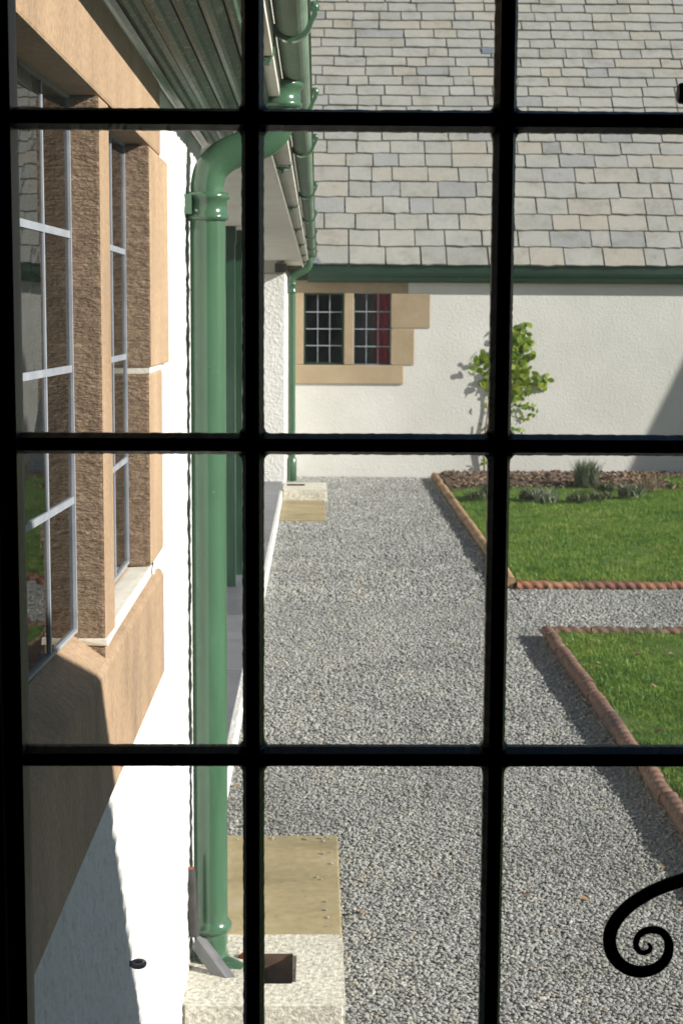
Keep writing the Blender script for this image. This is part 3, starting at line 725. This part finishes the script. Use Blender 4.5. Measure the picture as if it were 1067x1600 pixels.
# downpipe with swan neck
PY = 4.67; PX = aY(326, 600, PY).x; PR = .051
ox = aY(438, 150, PY).x
dp = MB()
ztop = aY(325, 304, PY).z; zb_ = .20
dp.tube([(PX, PY, zb_), (PX, PY, ztop)], PR, 24)
pipe = dp.build('downpipe', M['green'], side); pipe['label'] = 'round green downpipe with swan neck bend'
pth = smooth_path([(PX, PY, ztop-.01), (PX, PY, ztop+.03), (PX+.014, PY, ztop+.075), (PX+.050, PY, ztop+.108), (PX+.095, PY, ztop+.128), (ox-.048, PY, ztop+.152), (ox-.012, PY, ztop+.190), (ox, PY, ztop+.24), (ox, PY, gcz-.066)], 6)
MB().tube(pth, PR-.003, 24).build('swan_neck', M['green'], pipe)
def collar(z0, z1, x, y, r, nm='collar', ears=True):
    c = MB(); h = z1-z0
    c.lathe((x, y), [(r-.006, z0), (r+.004, z0), (r+.010, z0+h*.08), (r+.010, z0+h*.18), (r+.005, z0+h*.24), (r+.005, z0+h*.72), (r+.013, z0+h*.78), (r+.013, z0+h*.92), (r+.006, z1), (r-.008, z1)], 28)
    if ears:
        c.box(x-r-.022, x-r+.01, y-.07, y-.045, z0+h*.2, z1-h*.1); c.box(x-r-.022, x-r+.01, y+.045, y+.07, z0+h*.2, z1-h*.1)
        c.box(x-r-.026, x-r-.006, y-.068, y+.068, z0+h*.22, z1-h*.12)
    return c.build(nm, M['green'], pipe)
collar(ztop-.075, ztop+.005, PX, PY, PR)
oz = aY(438, 150, PY).z
collar(oz-.035, oz+.04, ox, PY, PR+.002, 'outlet_collar', False)
MB().lathe((PX, PY), [(PR, .24), (PR+.010, .245), (PR+.012, .262), (PR+.004, .275), (PR, .28)], 24).build('collar', M['green'], pipe)
MB().tube(smooth_path([(PX, PY, .22), (PX, PY, .17), (PX+.02, PY-.01, .125), (PX+.06, PY-.04, .115), (PX+.09, PY-.06, .105)], 5), PR*.98, 18).build('shoe', M['green'], pipe)
# lower far downpipe on the pier
FY = 18.75; FX = aY(456, 600, FY).x
fp = MB().tube([(FX, FY, .14), (FX, FY, 2.42)], .042, 16).build('downpipe', M['green'], side); fp['label'] = 'slim green downpipe on the corner pier'
hx = aY(484, 415, FY).x
MB().tube(smooth_path([(FX, FY, 2.40), (FX, FY, 2.47), (FX+.03, FY, 2.53), (hx-.05, FY, 2.60), (hx-.005, FY, 2.66), (hx, FY, 2.74)], 6), .04, 14).build('swan_neck', M['green'], fp)
MB().lathe((FX, FY), [(.042, 2.33), (.054, 2.335), (.054, 2.36), (.048, 2.37), (.048, 2.42), (.057, 2.425), (.057, 2.45), (.04, 2.455)], 18).build('collar', M['green'], fp)
MB().lathe((FX, FY), [(.042, .14), (.058, .145), (.058, .40), (.042, .42)], 18).build('boot', M['green'], fp)
# veranda floor: slate flags edged by a white upstand
VZ = .15
vf = MB().box(-1.9, WX, Y_END+.002, Y_PIER-.001, -.1, VZ-.012).build('veranda_floor', M['white'], side)
y = Y_END+.004
while y < Y_PIER-.1:
    d = min(U(.55, .85), Y_PIER-.003-y); xs = [-1.89, -1.89+U(.5, .9), WX-.022]
    for k in range(2):
        bbox('flagstone', xs[k]+.003, xs[k+1]-.003, y+.004, y+d-.004, VZ-.013, VZ+U(0, .004), M['flag'], vf, .003, .001)
    y += d
# green veranda posts
for px, py, wd, off in ((359, 917, .042, 0), (373, 898, .030, 0)):
    b = aZ(px, py, VZ+.004)
    m = MB(); m.box(b.x-wd, b.x+wd, b.y, b.y+.085, VZ+.006, SZ-.002); m.box(b.x-wd-.008, b.x+wd+.008, b.y-.008, b.y+.093, SZ-.12, SZ-.004)
    m.build('veranda_post', M['door_green'], side)

# eyelet in the wall by the window
ey = aX(200, 1506, WX)
e = thing('wall_eyelet', 'small dark iron ring fixed low on the white wall under sandstone sill', 'ring'); e.location = ey
m = MB(); n1, n2 = 20, 8; vs = []
for i in range(n1):
    a = 2*math.pi*i/n1
    for k in range(n2):
        bta = 2*math.pi*k/n2; rr_ = .014+.0045*math.cos(bta)
        vs.append((.022+rr_*math.cos(a)*.9, rr_*math.sin(a), .006*math.sin(bta)))
m.add(vs, [(i*n2+k, i*n2+(k+1) % n2, ((i+1) % n1)*n2+(k+1) % n2, ((i+1) % n1)*n2+k) for i in range(n1) for k in range(n2)], 0, True)
m.build('ring', M['offcut'], e)
MB().tube([(-.02, 0, 0), (.012, 0, 0)], .007, 8).build('shank', M['conduit'], e)

# ------------------------------------------------------------------ gully blocks, slabs and odds and ends
def holed_block(name, x0, x1, y0, y1, z0, z1, hx0, hx1, hy0, hy1, hd, label):
    t = thing(name, label, 'drain'); t.location = ((x0+x1)/2, (y0+y1)/2, 0)
    L = lambda x, y, z: (x-t.location.x, y-t.location.y, z)
    bm = bmesh.new()
    o = [(x0, y0), (x1, y0), (x1, y1), (x0, y1)]; h = [(hx0, hy0), (hx1, hy0), (hx1, hy1), (hx0, hy1)]
    vb = [bm.verts.new(L(x, y, z0)) for x, y in o]; vt = [bm.verts.new(L(x, y, z1)) for x, y in o]
    ht = [bm.verts.new(L(x, y, z1)) for x, y in h]; hb = [bm.verts.new(L(x, y, z1-hd)) for x, y in h]
    for i in range(4):
        j = (i+1) % 4
        bm.faces.new((vb[i], vb[j], vt[j], vt[i])); bm.faces.new((vt[i], vt[j], ht[j], ht[i])); bm.faces.new((ht[i], ht[j], hb[j], hb[i])).material_index = 1
    bm.faces.new(hb)
    bmesh.ops.bevel(bm, geom=[e_ for e_ in bm.edges if all(v.co.z > z1-.001 for v in e_.verts) and len(e_.link_faces) == 2 and e_.calc_face_angle(0) > .5]
                    + [e_ for e_ in bm.edges if abs(e_.verts[0].co.z-e_.verts[1].co.z) > .05], offset=.012, segments=3, affect='EDGES')
    bmesh.ops.recalc_face_normals(bm, faces=bm.faces[:])
    me = bpy.data.meshes.new('surround'); bm.to_mesh(me); bm.free(); me.materials.append(M['block']); me.materials.append(M['gullyhole'])
    link(bpy.data.objects.new('surround', me), t)
    c = MB(); c.box(hx0+.002-t.location.x, hx1-.002-t.location.x, hy0+.002-t.location.y, hy1-.002-t.location.y, z1-hd+.002, z1-hd+.012); c.build('gully_floor', M['gullyhole'], t)
    return t
BZ = .15
b0 = aZ(540, 1572, BZ); b1 = aZ(538, 1460, BZ)
ha = aZ(462, 1537, BZ); hb_ = aZ(462, 1490, BZ)
holed_block('gully_block', WX+.002, b0.x, b0.y, b1.y, -.05, BZ, aZ(392, 1512, BZ).x, ha.x, ha.y, hb_.y, .11, 'white pebbly gully block with square hole under the thick green downpipe')
f0 = aZ(511, 786, 0); 
holed_block('gully_block', WX+.002, f0.x, f0.y, f0.y+.75, -.05, BZ, FX-.06, FX+.16, f0.y+.4, f0.y+.6, .1, 'white gully block under the slim green downpipe at the corner pier')
s1 = aZ(528, 1307, .03)
tag(bbox('stone_slab', WX+.004, s1.x, b1.y+.006, s1.y, -.03, .035, M['slab'], None, .006), 'flat yellowish stone slab laid behind gully block with square hole', 'slab')
s2 = aZ(509, 812, .03)
tag(bbox('stone_slab', WX+.004, s2.x, s2.y, f0.y-.006, -.03, .032, M['slab'], None, .006), 'flat yellowish stone slab at the corner pier beside the veranda', 'slab')
# slate offcut leaning over the foot of the pipe, dark conduit stub behind it
Yp = PY-.14
pts4 = [aY(316, 1457, Yp+.10), aY(369, 1528, Yp), aY(362, 1566, Yp-.03), aY(300, 1480, Yp+.07)]
m = MB(); nn = (pts4[1]-pts4[0]).cross(pts4[3]-pts4[0]).normalized()*.009
if nn.y > 0: nn = -nn
mid = [(pts4[0]+pts4[3])/2 + nn*1.8, (pts4[1]+pts4[2])/2 + nn*1.8]
vs = [pts4[0], pts4[1], mid[1], pts4[2], pts4[3], mid[0]]; vs += [q-nn for q in vs]
m.add(vs, [(0, 1, 2, 5), (5, 2, 3, 4), (6, 11, 8, 7), (11, 10, 9, 8), (0, 6, 7, 1), (1, 7, 8, 2), (2, 8, 9, 3), (3, 9, 10, 4), (4, 10, 11, 5), (5, 11, 6, 0)])
tag(m.build('lead_offcut', M['offcut']), 'folded grey lead offcut leaning across the foot of the thick downpipe', 'lead sheet')
ca, cb_ = aY(297.5, 1357, PY-.10), aY(304, 1462, PY-.10)
cs = thing('conduit_stub', 'short dark conduit stub standing against white wall behind the downpipe', 'conduit'); cs.location = cb_
MB().tube([(0, 0, 0), tuple((ca-cb_)*.5), tuple(ca-cb_)], .0155, 14).build('tube', M['conduit'], cs)
MB().tube([tuple((ca-cb_)*.985), tuple((ca-cb_)*1.01)], .012, 12).build('rim', M['rust'], cs)
rl = aZ(390, 1505, BZ-.02)
m = MB(); m.tube(smooth_path([(0, 0, -.03), (.01, 0, .0), (.03, -.004, .012), (.055, -.004, .005)], 4), [.012, .014, .016, .018, .02, .02, .02, .019, .018, .017, .016, .014, .01], 8)
o = m.build('rusty_scrap', M['rust']); o.location = (rl.x-.03, rl.y, BZ-.01); tag(o, 'rusty iron scrap lying in the gully at the pipe foot', 'scrap')

# ------------------------------------------------------------------ plants
def leaf_mesh(k, L=1.0):
    rr = random.Random(k); m = MB(); prof = [(0, .05), (.15, .22), (.4, .36), (.65, .30), (.85, .15), (1, .0)]
    bend = rr.uniform(.05, .28); vs = []
    for t, wdt in prof:
        z = -bend*t*t; vs += [(-wdt, t, z+.10*wdt), (0, t, z), (wdt, t, z+.10*wdt)]
    m.add(vs, [(3*i+k2, 3*i+k2+1, 3*i+k2+4, 3*i+k2+3) for i in range(5) for k2 in range(2)], 0, True)
    return m
# climbing rose on the rear wall
RY = YF-.04
base = aZ(756, 762, .08)
sh = thing('climbing_shrub', 'tall bright green leafy shrub on thin stem against cream wall', 'shrub'); sh.location = (aY(758, 700, RY).x, RY, .08)
def rl_(px, py, dy=0): return aY(px, py, RY+dy) - sh.location
stems = [[(757, 752), (756, 700), (762, 640), (772, 590), (790, 545), (803, 515)], [(772, 600), (765, 580), (752, 568)], [(772, 640), (800, 600), (830, 600), (858, 592)],
         [(776, 585), (805, 570), (822, 540)], [(760, 670), (790, 650), (815, 655)], [(757, 720), (750, 690), (752, 660)]]
m = MB()
for sp in stems:
    pp = smooth_path([tuple(rl_(x, y, U(-.01, .02))) for x, y in sp], 4); m.tube(pp, [.014*(1-.75*i/len(pp)) for i in range(len(pp))], 6)
m.build('stem', M['bark'], sh)
lms = []
for k in range(5):
    lm = leaf_mesh(k).mesh('leaf', M['leaf']); lms.append(lm)
clusters = [((806, 530), 13, 16, 34), ((822, 545), 11, 16, 20), ((806, 560), 12, 18, 22), ((752, 572), 12, 22, 18), ((766, 590), 10, 16, 18), ((785, 560), 16, 30, 26), ((815, 590), 14, 18, 34),
            ((808, 615), 18, 16, 40), ((845, 600), 16, 9, 14), ((825, 640), 16, 11, 12), ((785, 620), 22, 30, 24), ((812, 665), 14, 22, 6), ((752, 700), 10, 36, 9), ((790, 660), 18, 16, 8), ((820, 520), 10, 12, 6)]
for (cx_, cy_), sx_, sy_, n in clusters:
    for _ in range(int(n*1.3)):
        p = rl_(random.gauss(cx_, sx_*.55), random.gauss(cy_, sy_*.55), U(-.03, .02))
        small = cy_ > 600
        s = U(.04, .075) if small else U(.075, .12)
        o = link(bpy.data.objects.new('leaf', random.choice(lms)), sh); o.location = p
        o.rotation_euler = (Matrix.Rotation(U(-.45, .45), 3, 'Z') @ Matrix.Rotation(U(-.4, .3), 3, 'X') @ Matrix.Rotation(U(0, 6.3), 3, 'Y') @ Matrix.Rotation(math.pi/2, 3, 'X')).to_euler(); o.scale = (s*U(.8, 1.05), s, s)
# low plants in the bed
def clump(name, label, px, py, h, spread, nb, mat, wd, droop, Y=None, cat='plant', group=None):
    b = aZ(px, py, .10)
    t = thing(name, label, cat, group); t.location = (b.x, min(b.y, YF-.2), .085)
    me = blade_tuft(random.randrange(9999), nb, h, spread, mat, wd, droop); me.name = 'foliage'
    link(bpy.data.objects.new('foliage', me), t)
    MB().tube([(0, 0, -.02), (.004, .003, h*.3), (.0, .0, h*.55)], [.012, .01, .006], 6).build('stem', M['bark'], t)
    return t
clump('lavender_bush', 'upright silvery green lavender bush against the wall, tallest in the bed', 915, 758, .31, .13, 420, M['lavender'], .007, .55)
clump('dry_plant', 'straw coloured dried tuft with thin stalks in shaded end of the bed', 1014, 764, .24, .12, 120, M['drytuft'], .003, .9)
low = [(745, 778, .12, .16, 'low'), (765, 775, .20, .12, 'low'), (828, 778, .16, .14, 'low'), (852, 781, .17, .17, 'lav'), (905, 780, .12, .18, 'low'), (938, 777, .10, .14, 'low'), (985, 773, .18, .17, 'lav'), (945, 766, .13, .12, 'low')]
labs = ['flat dull green clump in mulch next to the tan edging', 'dark green clump at the foot of the climbing shrub', 'dull green clump in mulch beside a wider silvery clump', 'silvery grey clump spilling over lawn edge near bed centre',
        'wide flat dull clump in front of the lavender bush', 'small flat clump in mulch just right beside the lavender bush', 'silvery grey clump beside the straw coloured tuft', 'dull clump close to the wall where its shadow begins']
labs[5] = 'small flat clump between the lavender bush and a silvery clump'
for (px, py, h, sp, kd), lb in zip(low, labs):
    clump('bed_plant', lb, px, py, h*.8, sp*.8, 190, M['lavender'] if kd == 'lav' else M['lowleaf'], .008, 1.3)
# fallen leaves
fl = leaf_mesh(77).mesh('fallen_leaf', M['dry'])
for i, (px, py, on) in enumerate([(985, 1000, 1), (990, 1018, 1), (997, 1022, 1), (925, 1012, 1), (1018, 1068, 1), (912, 1030, 1), (922, 1048, 1), (1035, 1140, 1), (938, 1036, 1), (1050, 1020, 1)]):
    p = aZ(px, py, LZ+.035); o = link(bpy.data.objects.new('fallen_leaf', fl)); o.location = p
    o.rotation_euler = (U(-.4, .4), U(-.5, .5), U(0, 6.3)); s = U(.03, .05); o.scale = (s, s, s)
    tag(o, 'dry brown leaf fallen on lawn grass beside dark terracotta edging', 'leaf', 'fallen leaves on the lawn')
for i, (px, py) in enumerate([(905, 1402), (818, 1395), (935, 962), (366, 1225), (372, 1290), (1030, 1350), (548, 1540), (690, 985), (560, 1420)]):
    p = aZ(px, py, .022); o = link(bpy.data.objects.new('fallen_leaf', fl)); o.location = p
    o.rotation_euler = (U(-.3, .3), U(-.4, .4), U(0, 6.3)); s = U(.03, .05); o.scale = (s*.7, s, s)
    tag(o, 'small dry orange leaf lying on the grey gravel', 'leaf', 'fallen leaves on the gravel')

# ------------------------------------------------------------------ the window one looks through, and its room
win = thing('casement_window', 'black iron window with glazing bars and a scrolled handle, framing the courtyard', 'window')
vx = [aY(30, 490, YW).x, aY(395.3, 490, YW).x, aY(783, 490, YW).x, aY(1176, 490, YW).x]
hzv = [aY(533, y_, YW).z for y_ in (1672, 1181, 694, 188.5, -312)]
win.location = (vx[0], YW, hzv[0])
ox_, oz_ = vx[0], hzv[0]
class Wob:                      # slow wobble of hand-painted edges
    def __init__(s): s.p = [(U(.5, 3)*60, U(0, 6.3), U(.2, 1)) for _ in range(7)]
    def __call__(s, t): return sum(a*math.sin(f*t+p) for f, p, a in s.p)/3.2
def bar(name, along, a, b, c, hw, fillets=(), parent=win, d0=-.013, d1=.006):
    """glazing bar; along 'x' or 'z', runs a..b at cross position c; faces room (-y)"""
    m = MB(); n = max(2, int((b-a)/.003)); w1, w2, w3, w4 = Wob(), Wob(), Wob(), Wob(); vs = []
    def extra(t):
        e = 0
        for q in fillets:
            d = abs(t-q)-hw
            if 0 <= d+hw*.2 and d < .0045: e = max(e, .0030*(1-max(d, 0)/.0045)**2)
        return e
    for i in range(n+1):
        t = a+(b-a)*i/n; e = extra(t); j1, j2 = w1(t*40)*.00035+random.gauss(0, .00010), w2(t*40)*.00035+random.gauss(0, .00010)
        prof = [(-hw-e+j1, d1), (-hw-e+j1, d0*.15), (-hw*.62+w3(t*30)*.0002, d0), (hw*.62+w4(t*30)*.0002, d0), (hw+e+j2, d0*.15), (hw+e+j2, d1)]
        for u, dd in prof:
            vs.append((t-ox_, dd, c+u-oz_) if along == 'x' else (c+u-ox_, dd, t-oz_))
    k = 6
    m.add(vs, [(i*k+q, i*k+(q+1) % k, (i+1)*k+(q+1) % k, (i+1)*k+q) for i in range(n) for q in range(k)] + [tuple(range(k)), tuple(range(n*k, (n+1)*k))[::-1]])
    return m.build(name, M['iron'], parent)
HB = .0085
for c in vx[1:3]: bar('glazing_bar', 'z', hzv[0], hzv[4], c, HB, hzv[1:4])
for c in hzv[1:4]: bar('glazing_bar', 'x', vx[0], vx[3], c, HB-.0004, vx[1:3], d0=-.0122, d1=.0055)
# outer frame
FRW = .016
m = MB()
def fb(x0, x1, z0, z1, d0=-.02, d1=.012): m.box(x0-ox_, x1-ox_, d0, d1, z0-oz_, z1-oz_)
fb(vx[0]-FRW, vx[0], hzv[0]-FRW, hzv[4]+FRW); fb(vx[3], vx[3]+FRW, hzv[0]-FRW, hzv[4]+FRW); fb(vx[0], vx[3], hzv[0]-FRW, hzv[0]); fb(vx[0], vx[3], hzv[4], hzv[4]+FRW)
m.build('frame', M['iron'], win)
m = MB(); fb(vx[0]-FRW-.012, vx[0]-FRW+.003, hzv[0]-.03, hzv[4]+.03, -.035, -.021); m.build('frame_bead', M['iron'], win)
for i in range(3):
    for j in range(4):
        q = MB(); q.add([(vx[i]-ox_, .002, hzv[j]-oz_), (vx[i+1]-ox_, .002, hzv[j]-oz_), (vx[i+1]-ox_, .002, hzv[j+1]-oz_), (vx[i]-ox_, .002, hzv[j+1]-oz_)], [(0, 1, 2, 3)]); q.build('pane', M['pane'], win)
# scrolled handle, traced in the plane just inside the glass
YH = YW-.035
crop = [(1750, 120, 80), (1500, 170, 78), (1250, 225, 77), (1067, 285, 75), (900, 340, 73), (700, 430, 72), (520, 550, 72), (400, 680, 72), (340, 800, 72), (330, 920, 71), (360, 1030, 70), (430, 1120, 68), (530, 1182, 66), (640, 1203, 65), (760, 1182, 62), (850, 1125, 58), (908, 1040, 53),
        (922, 950, 50), (903, 865, 46), (845, 803, 43), (760, 783, 41), (675, 800, 38), (615, 850, 36), (592, 920, 34), (605, 972, 32), (645, 1008, 30), (690, 1010, 28), (728, 988, 26), (738, 950, 23), (710, 918, 16)]
hp = []
for cx_, cy_, r_ in crop:
    p = aY(900+cx_/6.39, 1330+cy_/6.39, YH); hp.append((p.x-ox_, YH-YW, p.z-oz_, r_/6.39*YH/F))
hp = smooth_path(hp, 5)
hd = MB().tube([p[:3] for p in hp], [p[3] for p in hp], 14, flat=.75).build('handle', M['iron'], win); hd['label'] = 'scrolled black iron handle tail'
hx_, hz_ = hp[0][0], hp[0][2]
hb2 = MB(); hb2.box(hx_-.012, hx_+.02, -.045, -.018, hz_-.05, hz_+.06); hb2.tube([(hx_, -.03, hz_-.01), (hx_, -.055, hz_-.01)], .011, 14); hb2.build('handle_plate', M['iron'], win)
p1 = aY(1058, 146, YH)
m = MB(); r_ = .0076
m.tube([(p1.x-ox_, YH-YW, p1.z-oz_), (p1.x-ox_+.0015, YH-YW, p1.z-oz_), (p1.x-ox_+.004, YH-YW, p1.z-oz_), (vx[3]-ox_+.004, YH-YW, p1.z-oz_)], [r_*.8, r_, r_*1.04, r_*1.04], 16)
m.box(vx[3]-ox_-.004, vx[3]-ox_+.012, -.045, -.019, p1.z-oz_-.04, p1.z-oz_+.04); m.build('catch', M['iron'], win)

fw = thing('front_wing', 'dark unlit room wall around the black iron window', 'building')
wx0, wx1, wz0, wz1 = vx[0]-FRW-.004, vx[3]+FRW+.004, hzv[0]-FRW-.004, hzv[4]+FRW+.004
IY, OY = YW-.05, 1.45
m = MB()
MY = YW+.016; ax0, ax1, az0, az1 = wx0-.12, wx1+.12, wz0-.20, wz1+.12      # the outside reveal is splayed wide
m.box(-2.4, wx0, IY, MY, -.1, 2.88); m.box(wx1, 9, IY, MY, -.1, 2.88); m.box(wx0, wx1, IY, MY, -.1, wz0); m.box(wx0, wx1, IY, MY, wz1, 2.88)
m.box(-2.4, ax0, MY+.001, OY, -.1, 2.88); m.box(ax1, 9, MY+.001, OY, -.1, 2.88); m.box(ax0, ax1, MY+.001, OY, -.1, az0); m.box(ax0, ax1, MY+.001, OY, az1, 2.88)
m.build('wall', M['dark'], fw)
m = MB(); m.box(-2.4, ax0, OY+.001, OY+.02, 0, 2.88); m.box(ax1, 9, OY+.001, OY+.02, 0, 2.88); m.box(ax0, ax1, OY+.001, OY+.02, 0, az0); m.build('render_coat', M['white'], fw)
m = MB(); m.box(-2.4, -2.2, -3.4, IY, .3, 2.88); m.box(3.2, 3.4, -3.4, IY, .3, 2.88); m.box(-2.4, 3.4, -3.6, -3.4, .3, 2.88); m.build('room_wall', M['dark'], fw)
MB().box(-2.4, 3.4, -3.6, IY, .3, .5).build('room_floor', M['dark'], fw)
MB().box(-2.4, 3.4, -3.6, IY, 2.78, 2.88).build('room_ceiling', M['dark'], fw)
MB().extrude([(1.67, 2.80), (-1.4, 6.32), (-4.4, 2.885), (-4.4, 2.883), (1.63, 2.77)], -2.5, 9, 'X').build('roof', M['slate_rest'], fw)
outer = arc((1.625, 2.80), .066, math.pi, 2*math.pi, 12); inner = arc((1.625, 2.80), .061, 2*math.pi, math.pi, 12)
MB().extrude(outer+inner, -.02, 9, 'X').build('gutter', M['gutter'], fw)
# curtain hanging left of the window, inside
cu = thing('curtain', 'dark patterned curtain hanging at the edge of black iron window', 'curtain'); cu.location = (wx0-.10, IY-.06, 1.2)
m = MB(); n = 60; vs = []
for k in range(n+1):
    t = k/n; x = -.22+.285*t; y_ = .018*math.sin(t*38)+.006*math.sin(t*91)
    sway = .012
    vs += [(x-.02+sway*t, y_, -.35), (x-.03*t, y_*.9, .5), (x-.05*t, y_*.7, 1.35)]
m.add(vs, [(3*k+j, 3*k+3+j, 3*k+4+j, 3*k+1+j) for k in range(n) for j in range(2)], 0, True); m.build('cloth', M['curtain'], cu)
MB().tube([(-.3, 0, 1.37), (.05, 0, 1.37)], .01, 10).build('rail', M['iron'], cu)
